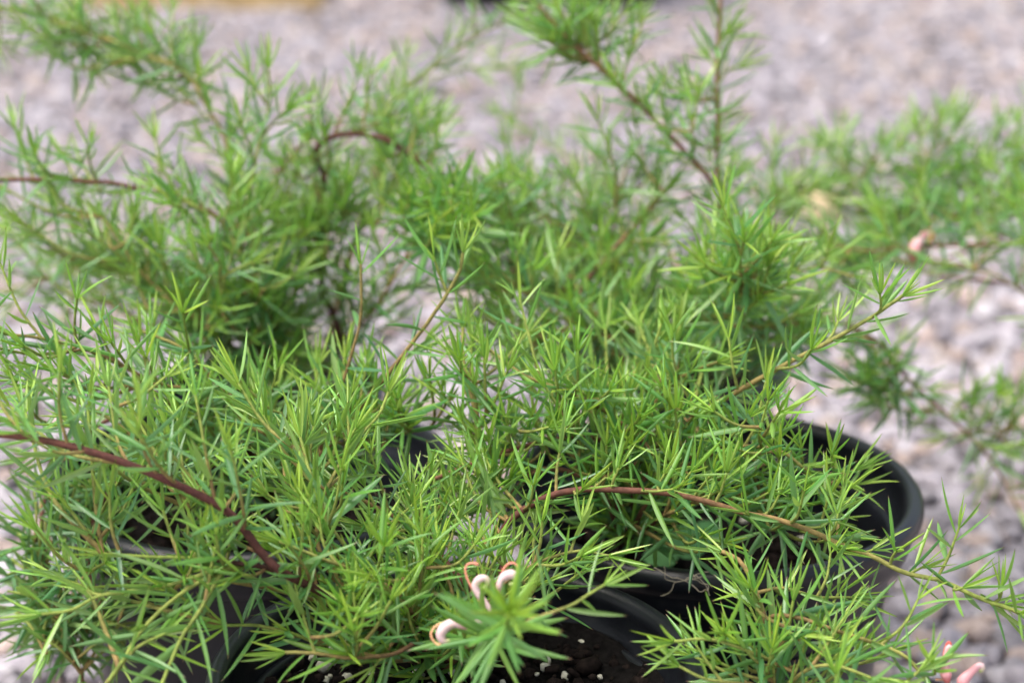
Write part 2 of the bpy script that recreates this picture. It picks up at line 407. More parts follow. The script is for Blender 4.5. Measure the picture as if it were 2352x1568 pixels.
# pale rock and dark lump out on the gravel behind the plants
def rock(name, label, px, py, s, c):
    p = on_plane(px, py, .005); V = lumpy(ICO1[0], srng, .05, 5) * np.array(s)
    o = tag(link(name, mesh_np(name, V, ICO1[1], np.repeat([c], len(V), 0)), M_STONE), label, 'stone'); o.location = (p[0], p[1], s[2] * .45)
rock('pale_rock', 'large cream yellow stone lying on the gravel beneath the rear sprigs', 1890, 490, (.021, .030, .026), (.58, .47, .28))
rock('dark_lump', 'small black lump lying on the gravel behind the brown arching stem', 1476, 412, (.015, .012, .012), (.012, .011, .012))

# ------------------------------------------------------------------ leaves
def leaf_template(rows, across, bend, roll, wid):
    t = np.array(rows); s = np.linspace(-1, 1, across)
    w = wid * np.where(t < .35, .30 + .70 * np.sin(np.clip(t / .35, 0, 1) * math.pi / 2) ** .8, np.clip(1 - ((t - .35) / .65) ** 2.3, 0, 1)) + .004
    w[-1] = .0025; w[0] = wid * .28
    th = bend * t                                                   # the blade bends along its length
    x = np.cumsum(np.r_[0, np.diff(t) * np.cos((th[1:] + th[:-1]) / 2)]); z = np.cumsum(np.r_[0, np.diff(t) * np.sin((th[1:] + th[:-1]) / 2)])
    V = np.zeros((len(t), across, 3))
    V[..., 0] = x[:, None]; V[..., 1] = w[:, None] * s * (1 - .18 * roll * np.abs(s)); V[..., 2] = z[:, None] - w[:, None] * roll * np.abs(s) ** 1.7
    i = np.arange(len(t) - 1)[:, None] * across; j = np.arange(across - 1)[None]
    F = np.stack([i + j, i + across + j, i + across + j + 1, i + j + 1], -1).reshape(-1, 4)
    return V.reshape(-1, 3), F, np.repeat(t, across)
ROWS5 = [0, .07, .2, .38, .56, .74, .88, .955, 1]; ROWS3 = [0, .12, .38, .65, .88, 1]
SHAPES = [(b, r, w * .86) for b, r, w in ((-.05, .75, .062), (-.20, .9, .056), (.10, .6, .066), (-.32, .8, .058), (.03, 1.0, .052), (-.12, .5, .068), (.20, .7, .058), (-.55, .7, .056))]
TEMPL = {a: [leaf_template(rows, a, *s) for s in SHAPES] for a, rows in ((5, ROWS5), (3, ROWS3))}
AGES = 9; LEAF_ME = {}
def leaf_mesh(across, shape, ai, ri):
    k = (across, shape, ai, ri)
    if k not in LEAF_ME:
        V, F, t = TEMPL[across][shape]
        a = np.stack([np.full(len(t), ai / (AGES - 1)), t, np.full(len(t), (ri + .5) / 4)], 1)
        me = mesh_np('leaf', V, F, a); me.materials.append(M_LEAF); LEAF_ME[k] = me
    return LEAF_ME[k]

UP = np.array([0, 0, 1.0])
PLANTS = []
class Plant:
    def __init__(s, base, label, across=5, size=1.33, group=None, old=0.0):
        s.root = empty('grevillea_plant', tuple(base)); tag(s.root, label, 'plant', group)
        s.base = np.array(base); s.across = across; s.size = size; s.old = old
        s.leaves = []; s.nodes = []; s.parts = []; PLANTS.append(s)
    # one branch or twig object made of tubes
    def part(s, name): s.parts.append(dict(name=name, V=[], F=[], A=[], n=0)); return len(s.parts) - 1
    def stem(s, pi, C, R, A, k=6):
        V, F = tube(C, R, k); p = s.parts[pi]
        p['V'].append(V); p['F'].append(F + p['n']); p['n'] += len(V)
        a = np.repeat(np.asarray(A, float), k); p['A'].append(np.stack([a, a, a], 1))
    def leaf(s, pi, pos, d, nrm, L, w, age): s.leaves.append((pi, pos, d, nrm, L, w, age))
    def shoot(s, pi, C, sl, r0, r1, spacing, L, start=0.0, young=.03, div=(42, 82), tuft=6, a0=.6, a1=1.0, lift=.14, age0=.0):
        """stem tube with spiral leaves from length start to the tip, younger and closer set near the tip"""
        n = len(C); tot = sl[-1]; f = sl / tot
        s.stem(pi, C, r0 + (r1 - r0) * f, a0 + (a1 - a0) * f, 6 if r0 > .0012 else 5)
        T, U, W = frames(C); x = start; phi = random.uniform(0, 6.28)
        while x < tot:
            d = tot - x; i = min(n - 1, int(np.searchsorted(sl, x)))
            yg = max(0., 1 - d / young) if young else 0
            phi += 2.4 + random.uniform(-.35, .35)
            th = math.radians(random.uniform(*div) * (1 - .45 * yg))
            R = math.cos(phi) * U[i] + math.sin(phi) * W[i]
            dr = math.cos(th) * T[i] + math.sin(th) * R + UP * lift * random.uniform(.2, 1.2); dr = dr / np.linalg.norm(dr)
            nn = math.sin(th) * T[i] - math.cos(th) * R + UP * .35 + RNG.normal(0, .16, 3); nn = nn - dr * np.dot(nn, dr); nn = nn / (np.linalg.norm(nn) + 1e-9)
            ln = L * random.uniform(.72, 1.18) * (1 - .26 * yg ** 1.5) * s.size
            age = age0 + .09 + random.uniform(-.10, .16) + .72 * yg * random.uniform(.6, 1.1)
            s.leaf(pi, C[i] - dr * .0003, dr, nn, ln, random.uniform(.8, 1.2) * (1 - .22 * yg), age)
            x += (1.45 if s.across == 5 else 1.35) * spacing * random.uniform(.55, 1.45) * (1 - .5 * yg)
        for k in range(tuft):                                       # young leaves at the very tip
            phi += 2.4; th = math.radians(random.uniform(6, 30)); R = math.cos(phi) * U[-1] + math.sin(phi) * W[-1]
            dr = unit(math.cos(th) * T[-1] + math.sin(th) * R); nn = math.sin(th) * T[-1] - math.cos(th) * R
            s.leaf(pi, C[-1] - dr * .001, dr, unit(nn), L * random.uniform(.40, .85) * s.size, .72, age0 + random.uniform(.6, 1.0))
    def branch(s, pts, r=(1.6, .7), gap=.0125, lat=(.014, .042), latfrom=.1, own=.010, L=.0195, up=.8, col=(.1, .75), young=.035, start=0.0, tuft=6, latL=None, side=.9, world=False, name='branch', age0=0.0, latspace=.0042, div=(42, 82)):
        P = [q if world else at(*q) for q in pts]
        C, sl = smooth_path(P, .004)
        C = C + np.cumsum(RNG.normal(0, .00012, C.shape), 0) * np.linspace(0, 1, len(C))[:, None]
        pi = s.part(name)
        s.shoot(pi, C, sl, r[0] / 1000, r[1] / 1000, own, L, start=start * sl[-1] if start else .0, young=young, a0=col[0], a1=col[1], tuft=tuft, age0=age0, div=div)
        T, U, W = frames(C)
        for i in range(0, len(C), 2): s.nodes.append((C[i], pi))
        if gap:
            x = latfrom * sl[-1]; phi = random.uniform(0, 6.28)
            while x < sl[-1] - .012:
                i = int(np.searchsorted(sl, x)); phi += 2.4 + random.uniform(-.5, .5)
                R = math.cos(phi) * U[i] + math.sin(phi) * W[i]
                d = unit(R * side + T[i] * random.uniform(.2, .8) + UP * up * random.uniform(.3, 1.1))
                ln = random.uniform(*lat) * .95 * (1 if d[2] > 0 else .6)
                s.lateral(pi, C[i], d, ln, (latL or L), col[0] + (col[1] - col[0]) * x / sl[-1], up, age0, latspace * .84)
                x += (1.36 if s.across == 5 else 1.12) * gap * random.uniform(.6, 1.5)
        return pi, C
    def lateral(s, pi, p, d, ln, L, a0, up=.8, age0=0.0, sp=.0042):
        end = p + d * ln + UP * up * ln * .18; mid = p + d * ln * .5 + RNG.normal(0, .0012, 3)
        C, sl = smooth_path([p, mid, end], .003)
        s.shoot(pi, C, sl, .00078, .00050, sp, L, start=.001, young=.020, a0=max(.55, min(.8, a0 + .3)), a1=1.0, tuft=random.choice((3, 4, 5)), age0=age0)
        for i in range(2, len(C), 4): s.nodes.append((C[i], pi))
    def fill(s, x, y, rx, ry, d, dd, n, L=.019, leafy=.05, sp=.0042, age0=0.0, rise=.8, zmin=.03, tuft=4, young=.022):
        """n leafy twigs whose tips lie in a given region, each growing from the nearest older wood of this plant"""
        ND = np.array([q[0] for q in s.nodes])
        for _ in range(int(round(n * (.52 if s.across == 5 else .86)))):
            a = random.uniform(0, 6.28); q = math.sqrt(random.random())
            tip = at(x + rx * q * math.cos(a), y + ry * q * math.sin(a), d + random.uniform(-dd, dd))
            if tip[2] < zmin: continue
            D = np.linalg.norm((ND - tip) * np.array([1, 1, .8]), axis=1) + np.where(ND[:, 2] > tip[2] - .008, .05, 0) + np.where(np.linalg.norm(ND - tip, axis=1) < .02, .1, 0) + RNG.uniform(0, .015, len(ND))
            b = ND[int(np.argmin(D))]; v = tip - b; ln = np.linalg.norm(v)
            if ln < .008: continue
            c1 = b + v * .55 - UP * .16 * ln * rise + RNG.normal(0, .05 * ln, 3)
            pi = s.part('twig')
            C, sl = smooth_path([b, c1, tip], .0035)
            r0 = .0007 + min(.0011, ln * .006)
            s.shoot(pi, C, sl, r0, .0006, sp, L, start=max(.004, sl[-1] - leafy * random.uniform(.8, 1.3)), young=young, a0=.45 if ln > .08 else .65, a1=1.0, tuft=tuft, age0=age0 + random.uniform(-.05, .06))
            for i in range(2, len(C), 5): s.nodes.append((C[i], pi))

exec_plants = []
# ---- A: front pot -------------------------------------------------------------------------------------------
def base_in(k, px, py):
    b = POT[k].copy(); q = on_plane(px, py, b[2]); b[0], b[1] = q[0], q[1]; b[2] -= .006; return b
bA = base_in('A', 1000, 1530)
A = Plant(bA, 'bright green needle leaved shrub with thick red arching branch and pale pink flower cluster')
A.nodes.append((bA, 0))
b_ = lambda b: tuple(project(b))
A.branch([b_(bA), (900, 1440, .85), (760, 1370, .83), (650, 1315, .81), (600, 1270, .81), (520, 1172, .805), (380, 1100, .80), (240, 1045, .80), (110, 1010, .80), (-60, 982, .795)],
         r=(2.2, 1.4), gap=.0095, lat=(.022, .040), latfrom=.40, own=.02, start=.35, up=1.3, col=(.05, .42), young=0, tuft=0, side=.8)
A.branch([b_(bA), (880, 1450, .84), (700, 1345, .825), (600, 1305, .815), (490, 1290, .81)], r=(2.0, 1.0), gap=.016, lat=(.015, .03), latfrom=.3, own=.012, start=.5, col=(.0, .15), young=0, tuft=0)
A.branch([(560, 1300, .815), (505, 1306, .81), (384, 1345, .81), (285, 1360, .808), (220, 1371, .805), (165, 1400, .803), (92, 1411, .80)], r=(.9, .6), gap=.03, lat=(.01, .02), own=.0050, L=.0235, col=(.85, .95))
A.branch([(560, 1300, .815), (512, 1312, .81), (457, 1404, .80), (414, 1470, .795), (366, 1590, .785)], r=(.9, .7), gap=None, own=.0046, L=.0235, col=(.85, .95), age0=.12, young=0, tuft=0)
A.branch([(560, 1302, .815), (470, 1330, .81), (384, 1389, .805), (318, 1459, .80), (285, 1517, .79), (230, 1590, .785)], r=(.9, .7), gap=None, own=.0046, L=.0235, col=(.85, .95), age0=.12, young=0, tuft=0)
A.branch([(600, 1300, .82), (476, 1283, .815), (350, 1278, .815), (238, 1272, .82)], r=(.8, .6), gap=None, own=.0052, L=.019, col=(.85, 1), age0=.12)
A.branch([b_(bA), (850, 1420, .85), (740, 1290, .85), (730, 1180, .855), (768, 1088, .86), (830, 1000, .865), (867, 956, .868), (888, 905, .87)], r=(1.4, .7), gap=.02, lat=(.012, .03), latfrom=.3, own=.006, start=.4, col=(.3, .95), L=.020, age0=.08)
A.branch([b_(bA), (850, 1430, .84), (780, 1330, .84), (754, 1214, .842), (740, 1150, .845), (710, 1070, .85), (692, 995, .855)], r=(1.3, .7), gap=.02, lat=(.012, .03), latfrom=.35, own=.006, start=.3, col=(.4, .95), L=.021, age0=.08)
A.branch([b_(bA), (1110, 1420, .87), (1150, 1300, .88), (1150, 1240, .885), (1167, 1199, .89), (1214, 1162, .89), (1277, 1133, .888), (1350, 1122, .885), (1441, 1124, .882), (1548, 1133, .88), (1640, 1155, .877), (1709, 1177, .875), (1793, 1195, .872), (1870, 1221, .87), (1950, 1257, .867), (2005, 1276, .865), (2079, 1312, .862), (2170, 1334, .86), (2243, 1367, .857), (2352, 1408, .853), (2440, 1445, .85)],
         r=(1.9, .9), gap=.0058, lat=(.006, .026), latfrom=.30, own=.007, start=.28, up=1.0, col=(.05, 1.0), young=.02, side=1.0)
A.branch([b_(bA), (1100, 1470, .82), (1150, 1462, .775), (1165, 1440, .755), (1178, 1405, .735)], r=(1.1, .6), gap=None, own=.0014, start=.5, L=.0215, col=(.5, 1), div=(38, 88), young=.024, tuft=12, age0=.26)
A.branch([(1150, 1462, .775), (1217, 1423, .775), (1300, 1392, .78), (1341, 1367, .785), (1386, 1338, .79)], r=(.8, .55), gap=None, own=.0042, L=.0195, col=(.6, 1), young=.03)
A.branch([b_(bA), (1090, 1400, .86), (1020, 1280, .87), (920, 1190, .875), (860, 1160, .88), (790, 1120, .885)], r=(1.7, .8), gap=.012, lat=(.015, .035), latfrom=.25, start=.3, col=(.1, .7))
A.branch([b_(bA), (960, 1480, .84), (900, 1500, .825), (800, 1510, .815), (720, 1500, .81), (650, 1500, .81)], r=(1.2, .7), gap=.011, lat=(.012, .028), latfrom=.1, own=.006, col=(.2, .8), age0=.1)
A.branch([b_(bA), (940, 1400, .84), (860, 1330, .83), (760, 1290, .82), (640, 1240, .82)], r=(1.2, .7), gap=.011, lat=(.012, .028), latfrom=.1, own=.006, col=(.2, .9), age0=.1)
A.branch([b_(bA), (1040, 1400, .85), (1020, 1320, .85), (960, 1260, .85), (900, 1230, .85)], r=(1.2, .7), gap=.011, lat=(.012, .028), latfrom=.1, own=.006, col=(.2, .9), age0=.1)
A.branch([b_(bA), (1090, 1430, .85), (1160, 1340, .86), (1250, 1290, .865), (1330, 1270, .865), (1400, 1280, .865)], r=(1.1, .6), gap=.013, lat=(.012, .028), latfrom=.2, own=.006, col=(.2, .9), age0=.08)
A.fill(850, 1420, 240, 105, .83, .04, 46, L=.0175, age0=.12, sp=.0036)
A.fill(980, 1270, 190, 120, .86, .03, 36, L=.018, age0=.10, sp=.0038)
A.fill(660, 1160, 260, 120, .85, .03, 34, L=.0195, age0=.08)
A.fill(330, 930, 320, 90, .845, .035, 24, L=.0205)
A.fill(1280, 1290, 140, 60, .865, .02, 10, L=.017, age0=.1)
A.fill(700, 1020, 300, 90, .87, .03, 18, L=.020)
A.fill(1050, 1110, 110, 110, .91, .02, 34, L=.0195, age0=.04)
A.fill(1180, 1230, 90, 60, .875, .02, 10, L=.018, age0=.06)
A.fill(400, 1400, 180, 100, .815, .02, 6, L=.0215, age0=.08, rise=-.3)
A.fill(180, 1400, 140, 110, .83, .02, 4, L=.021, age0=.04, rise=-.3)
A.fill(430, 1290, 200, 70, .82, .02, 10, L=.020, age0=.08)
A.fill(300, 1180, 260, 80, .84, .03, 14, L=.020, age0=.06)

# ---- B: right pot -------------------------------------------------------------------------------------------
bB = base_in('B', 1438, 1300)
B = Plant(bB, 'green needle leaved shrub whose long pale branch rises over the bare ledged pot')
B.nodes.append((bB, 0))
B.branch([b_(bB), (1420, 1200, .955), (1430, 1100, .95), (1520, 1010, .945), (1620, 940, .935), (1687, 901, .93), (1782, 846, .922), (1859, 806, .918), (1925, 770, .914), (2005, 722, .91), (2074, 672, .905)], r=(2.1, .8), gap=.014, lat=(.012, .03), latfrom=.25, own=.0050, start=.4, L=.020, col=(.25, .88), young=.05, up=.6)
B.branch([b_(bB), (1410, 1190, .95), (1350, 1100, .94), (1230, 1080, .935), (1145, 1165, .93), (1127, 1088, .928), (1094, 956, .93), (1075, 883, .932), (1061, 828, .935), (1060, 750, .94)], r=(1.7, .8), gap=.013, lat=(.014, .034), latfrom=.3, own=.008, start=.45, col=(.25, .8), up=1.0)
B.branch([b_(bB), (1415, 1150, .96), (1400, 1020, .95), (1269, 1009, .935), (1094, 1060, .92), (980, 1107, .91)], r=(1.5, 1.0), gap=.012, lat=(.018, .038), latfrom=.35, own=.012, start=.4, col=(.3, .55), up=1.2)
B.branch([b_(bB), (1450, 1150, .95), (1500, 1050, .94), (1400, 950, .935), (1300, 900, .93), (1200, 860, .93), (1120, 800, .935)], r=(1.5, .8), gap=.0105, lat=(.018, .036), latfrom=.3, own=.010, start=.4, col=(.2, .8), up=1.2)
B.branch([b_(bB), (1470, 1180, .94), (1560, 1080, .93), (1680, 1030, .92), (1780, 1030, .91), (1860, 1080, .905)], r=(1.5, .8), gap=.0105, lat=(.018, .036), latfrom=.25, own=.010, start=.35, col=(.2, .8), up=1.2)
B.branch([b_(bB), (1500, 1200, .95), (1620, 1130, .95), (1760, 1130, .94), (1880, 1120, .93), (1960, 1080, .93)], r=(1.4, .7), gap=.011, lat=(.018, .036), latfrom=.25, own=.010, start=.35, col=(.2, .8), up=1.1)
B.branch([b_(bB), (1440, 1120, .96), (1480, 960, .96), (1560, 870, .95), (1650, 830, .945)], r=(1.4, .7), gap=.011, lat=(.016, .034), latfrom=.3, own=.010, start=.4, col=(.2, .8), up=1.2)
B.fill(1480, 950, 260, 95, .94, .035, 44, L=.0195)
B.fill(1700, 1040, 190, 110, .91, .03, 34, L=.0195)
B.fill(1190, 880, 220, 130, .94, .03, 44, L=.0195)
B.fill(1300, 1030, 230, 70, .93, .03, 22, L=.0195)
B.fill(1780, 1190, 200, 80, .90, .02, 22, L=.0185)
B.fill(1900, 1110, 90, 70, .90, .02, 10, L=.0195)
B.fill(1400, 800, 240, 90, .98, .04, 24, L=.0195)

# ---- C: left pot --------------------------------------------------------------------------------------------
bC = base_in('C', 640, 1150)
C_ = Plant(bC, 'needle leaved shrub with brown upright shoots and dark drooping sprigs beside gravel')
C_.nodes.append((bC, 0))
C_.branch([b_(bC), (700, 1090, .98), (790, 990, .96), (840, 925, .95), (885, 872, .945), (947, 795, .94), (1002, 722, .935), (1057, 634, .93), (1068, 585, .928)], r=(1.7, .8), gap=.022, lat=(.01, .022), latfrom=.45, own=.0058, start=.5, L=.0205, col=(.3, .8), young=.04, up=.5)
C_.branch([b_(bC), (720, 1060, .98), (760, 965, .96), (783, 883, .95), (805, 810, .945), (823, 737, .94), (826, 608, .935)], r=(1.3, .6), gap=None, own=.0085, start=.35, L=.022, col=(.3, .75), young=.02, tuft=4)
C_.branch([b_(bC), (650, 1040, .96), (659, 967, .93), (622, 949, .92), (578, 912, .915), (536, 868, .91)], r=(1.1, .55), gap=.022, lat=(.01, .02), own=.0065, start=.4, L=.021, col=(.5, .9))
C_.branch([b_(bC), (560, 1020, 1.0), (420, 960, 1.0), (260, 960, 1.0), (140, 1060, .99), (95, 1200, .98), (120, 1350, .97), (170, 1480, .96), (190, 1560, .96)], r=(1.7, .8), gap=.011, lat=(.014, .032), latfrom=.3, own=.006, start=.35, L=.020, col=(.1, .6), up=-.2, young=.01, age0=-.14)
C_.branch([b_(bC), (520, 1080, 1.0), (380, 1060, .99), (260, 1120, .98), (200, 1250, .97), (230, 1390, .965), (270, 1500, .96)], r=(1.4, .8), gap=.012, lat=(.014, .03), latfrom=.35, own=.006, start=.4, L=.020, col=(.1, .6), up=-.2, young=.01, age0=-.14)
C_.branch([b_(bC), (500, 1000, .98), (350, 880, .95), (200, 800, .93), (80, 770, .92), (-40, 760, .91)], r=(1.4, .7), gap=.011, lat=(.018, .036), latfrom=.3, own=.010, start=.35, col=(.2, .8), up=1.0)
C_.branch([b_(bC), (600, 980, .98), (500, 880, .96), (420, 800, .95), (330, 760, .95)], r=(1.3, .7), gap=.011, lat=(.018, .036), latfrom=.3, own=.010, start=.35, col=(.2, .8), up=1.0)
C_.branch([b_(bC), (760, 1060, .99), (900, 1000, .97), (980, 980, .96), (1020, 930, .95)], r=(1.3, .7), gap=.011, lat=(.018, .036), latfrom=.3, own=.010, start=.35, col=(.2, .8), up=1.0)
C_.fill(520, 960, 330, 110, .95, .04, 44, L=.020)
C_.fill(160, 830, 200, 90, .92, .03, 22, L=.0205)
C_.fill(860, 900, 160, 100, .95, .03, 30, L=.020)
C_.fill(110, 1290, 100, 190, .975, .03, 80, L=.020, age0=-.2, rise=-.6, tuft=0, young=0)
C_.fill(240, 1420, 120, 120, .97, .02, 24, L=.020, age0=-.2, rise=-.6, tuft=0, young=0)
C_.fill(300, 1120, 200, 80, .98, .03, 18, L=.020, age0=-.1)

# ---- D: rear left -------------------------------------------------------------------------------------------
bD = base_in('D', 720, 880)
D = Plant(bD, 'tall shrub with curled dark brown stem behind the left pot, branches reaching to the corner', across=3, size=1.32)
D.nodes.append((bD, 0))
D.branch([b_(bD), (775, 790, 1.17), (765, 720, 1.17), (738, 670, 1.165), (738, 560, 1.16), (735, 470, 1.155), (738, 400, 1.15), (714, 362, 1.145), (740, 322, 1.14), (800, 308, 1.14), (880, 322, 1.14), (950, 365, 1.14), (1015, 418, 1.14)], r=(3.0, 1.3), gap=.012, lat=(.016, .036), latfrom=.5, own=.03, start=.55, col=(.0, .35), young=0, tuft=0, up=1.2)
D.branch([b_(bD), (632, 780, 1.19), (665, 700, 1.18), (690, 600, 1.17), (660, 480, 1.17), (640, 400, 1.17), (700, 330, 1.18)], r=(2.6, 1.0), gap=.013, lat=(.018, .036), latfrom=.4, own=.014, start=.45, col=(.0, .5))
D.branch([b_(bD), (590, 800, 1.13), (572, 680, 1.12), (570, 560, 1.11), (568, 480, 1.105), (590, 370, 1.10), (622, 240, 1.095), (618, 165, 1.09)], r=(1.7, .7), gap=.014, lat=(.014, .032), latfrom=.4, own=.0075, start=.4, col=(.4, .95), L=.021, up=.6)
D.branch([b_(bD), (600, 700, 1.15), (570, 500, 1.15), (525, 335, 1.155), (470, 230, 1.16), (425, 165, 1.165), (300, 110, 1.175), (200, 70, 1.185), (60, 30, 1.20), (-60, 5, 1.21)], r=(1.9, .9), gap=.0095, lat=(.014, .032), latfrom=.45, own=.0065, start=.45, col=(.4, .9), L=.021, up=.7, young=.02)
D.branch([b_(bD), (600, 700, 1.12), (540, 560, 1.11), (480, 480, 1.10), (300, 425, 1.09), (200, 413, 1.085), (0, 408, 1.08), (-60, 408, 1.08)], r=(1.7, 1.1), gap=.012, lat=(.018, .036), latfrom=.45, own=.012, start=.45, col=(.3, .5), up=1.0, young=0, tuft=0)
D.branch([b_(bD), (620, 720, 1.10), (520, 520, 1.08), (450, 470, 1.07), (385, 440, 1.06), (350, 420, 1.06)], r=(1.3, .7), gap=.014, lat=(.016, .03), latfrom=.4, own=.006, start=.5, col=(.4, .9))
D.branch([b_(bD), (640, 760, 1.25), (450, 640, 1.32), (200, 622, 1.36), (-40, 680, 1.38)], r=(1.3, .8), gap=.02, lat=(.016, .03), latfrom=.4, own=.007, start=.4, col=(.5, .9))
D.branch([b_(bD), (790, 650, 1.2), (850, 420, 1.22), (910, 240, 1.24), (1000, 150, 1.25), (1090, 80, 1.255), (1200, 30, 1.26)], r=(1.6, .8), gap=.016, lat=(.012, .028), latfrom=.45, own=.0065, start=.45, col=(.4, .9), up=.8)
D.branch([b_(bD), (800, 600, 1.28), (870, 380, 1.34), (960, 215, 1.38), (1060, 160, 1.4), (1190, 150, 1.42)], r=(1.3, .8), gap=.03, lat=(.012, .024), latfrom=.5, own=.008, start=.5, col=(.6, .95), up=.5)
D.branch([b_(bD), (480, 760, 1.10), (350, 650, 1.08), (280, 560, 1.08), (240, 500, 1.08)], r=(1.4, .7), gap=.012, lat=(.016, .034), latfrom=.3, own=.010, start=.35, col=(.2, .8))
D.branch([b_(bD), (850, 720, 1.14), (940, 560, 1.12), (1000, 470, 1.11), (1040, 420, 1.11)], r=(1.4, .7), gap=.012, lat=(.016, .034), latfrom=.4, own=.010, start=.45, col=(.2, .8))
D.branch([b_(bD), (560, 780, 1.10), (500, 700, 1.07), (500, 610, 1.05), (470, 560, 1.04)], r=(1.4, .7), gap=.012, lat=(.016, .034), latfrom=.3, own=.010, start=.35, col=(.2, .8))
D.fill(500, 580, 250, 160, 1.12, .05, 58, L=.0205, age0=-.03)
D.fill(770, 430, 210, 130, 1.17, .05, 44, L=.0205)
D.fill(560, 760, 240, 100, 1.12, .05, 26, L=.0205, age0=-.08)
D.fill(330, 640, 120, 110, 1.12, .05, 12, L=.0205)
D.fill(930, 300, 100, 110, 1.2, .04, 16, L=.0205)
D.fill(200, 90, 230, 70, 1.2, .03, 22, L=.021)
D.fill(130, 480, 190, 120, 1.12, .04, 18, L=.0205)
D.fill(160, 650, 170, 90, 1.2, .05, 12, L=.0205)
D.fill(1000, 480, 110, 70, 1.06, .04, 18, L=.0205, age0=.08)

# ---- E: rear right ------------------------------------------------------------------------------------------
bE = base_in('E', 1580, 820)
E = Plant(bE, 'tall shrub with brown slanting branch and upright pink stem behind the bare ledged pot', across=3, size=1.32)
E.nodes.append((bE, 0))
E.branch([b_(bE), (1620, 730, 1.14), (1655, 600, 1.13), (1662, 510, 1.13), (1645, 440, 1.13), (1560, 338, 1.13), (1465, 240, 1.13), (1385, 170, 1.13), (1300, 90, 1.13), (1235, 15, 1.13)], r=(2.3, 1.0), gap=.013, lat=(.012, .028), latfrom=.52, own=.008, start=.45, col=(.05, .6), up=.7)
E.branch([b_(bE), (1640, 720, 1.16), (1655, 560, 1.16), (1640, 430, 1.16), (1638, 300, 1.16), (1637, 160, 1.16), (1642, 40, 1.16), (1645, -60, 1.16)], r=(1.7, 1.0), gap=.011, lat=(.006, .016), latfrom=.45, own=.0042, start=.4, col=(.45, .62), up=.4, young=0, L=.021)
E.branch([b_(bE), (1640, 760, 1.08), (1690, 690, 1.03), (1700, 640, 1.0), (1702, 600, .985), (1710, 560, .97)], r=(1.3, .7), gap=.009, lat=(.012, .026), latfrom=.5, own=.0035, start=.5, col=(.4, .9), L=.021, div=(45, 80))
E.branch([b_(bE), (1480, 780, 1.12), (1339, 693, 1.10), (1405, 590, 1.12), (1474, 517, 1.14), (1520, 460, 1.15)], r=(1.8, 1.1), gap=.014, lat=(.016, .032), latfrom=.3, own=.014, start=.3, col=(.45, .5), up=1.0)
E.branch([b_(bE), (1560, 640, 1.3), (1500, 500, 1.38), (1400, 430, 1.4), (1280, 350, 1.42), (1150, 270, 1.44)], r=(1.5, .7), gap=.022, lat=(.012, .028), latfrom=.45, own=.0065, start=.5, col=(.5, .95))
E.branch([b_(bE), (1450, 720, 1.18), (1320, 580, 1.2), (1220, 480, 1.21), (1180, 400, 1.22)], r=(1.5, .8), gap=.011, lat=(.018, .036), latfrom=.35, own=.010, start=.4, col=(.2, .8))
E.branch([b_(bE), (1480, 720, 1.16), (1420, 560, 1.18), (1440, 440, 1.2), (1460, 370, 1.2)], r=(1.4, .8), gap=.013, lat=(.018, .034), latfrom=.35, own=.010, start=.4, col=(.2, .8))
E.branch([b_(bE), (1680, 720, 1.1), (1790, 640, 1.08), (1880, 620, 1.07), (1960, 640, 1.06)], r=(1.4, .8), gap=.013, lat=(.016, .034), latfrom=.35, own=.010, start=.4, col=(.2, .8))
E.branch([b_(bE), (1420, 780, 1.1), (1280, 720, 1.07), (1180, 650, 1.06), (1120, 600, 1.05)], r=(1.4, .8), gap=.012, lat=(.016, .034), latfrom=.35, own=.010, start=.4, col=(.2, .8))
E.branch([b_(bE), (1700, 620, 1.22), (1760, 500, 1.26), (1780, 450, 1.28), (1880, 425, 1.30), (2000, 400, 1.31), (2150, 382, 1.32), (2380, 370, 1.33)], r=(1.4, .8), gap=.012, lat=(.018, .042), latfrom=.4, own=.008, start=.4, col=(.6, .95), up=1.1, young=0)
E.branch([b_(bE), (1720, 780, 1.12), (1880, 740, 1.14), (2016, 788, 1.16), (2079, 865, 1.17), (2133, 919, 1.18), (2225, 1004, 1.19), (2290, 1080, 1.20), (2350, 1190, 1.2)], r=(1.6, .8), gap=.016, lat=(.014, .030), latfrom=.3, own=.008, start=.3, col=(.15, .7), up=.3, age0=-.06)
E.fill(1500, 640, 240, 150, 1.15, .05, 46, L=.0205, age0=-.03)
E.fill(1250, 520, 190, 120, 1.18, .05, 46, L=.0205)
E.fill(1080, 500, 150, 110, 1.14, .05, 32, L=.0205)
E.fill(1330, 800, 200, 80, 1.06, .04, 22, L=.0205, age0=-.04)
E.fill(1650, 760, 220, 80, 1.08, .04, 26, L=.0205, age0=-.06)
E.fill(1200, 690, 170, 90, 1.07, .04, 28, L=.0205)
E.fill(1720, 600, 120, 90, 1.02, .04, 26, L=.021, age0=.04)
E.fill(1760, 700, 150, 100, 1.12, .04, 24, L=.0205, age0=-.05)
E.fill(1960, 850, 170, 100, 1.15, .03, 13, L=.020, age0=-.10)
E.fill(1480, 300, 160, 140, 1.14, .03, 10, L=.0205)
E.fill(1340, 50, 150, 60, 1.14, .02, 22, L=.021)
E.fill(1850, 430, 110, 50, 1.28, .03, 8, L=.021)

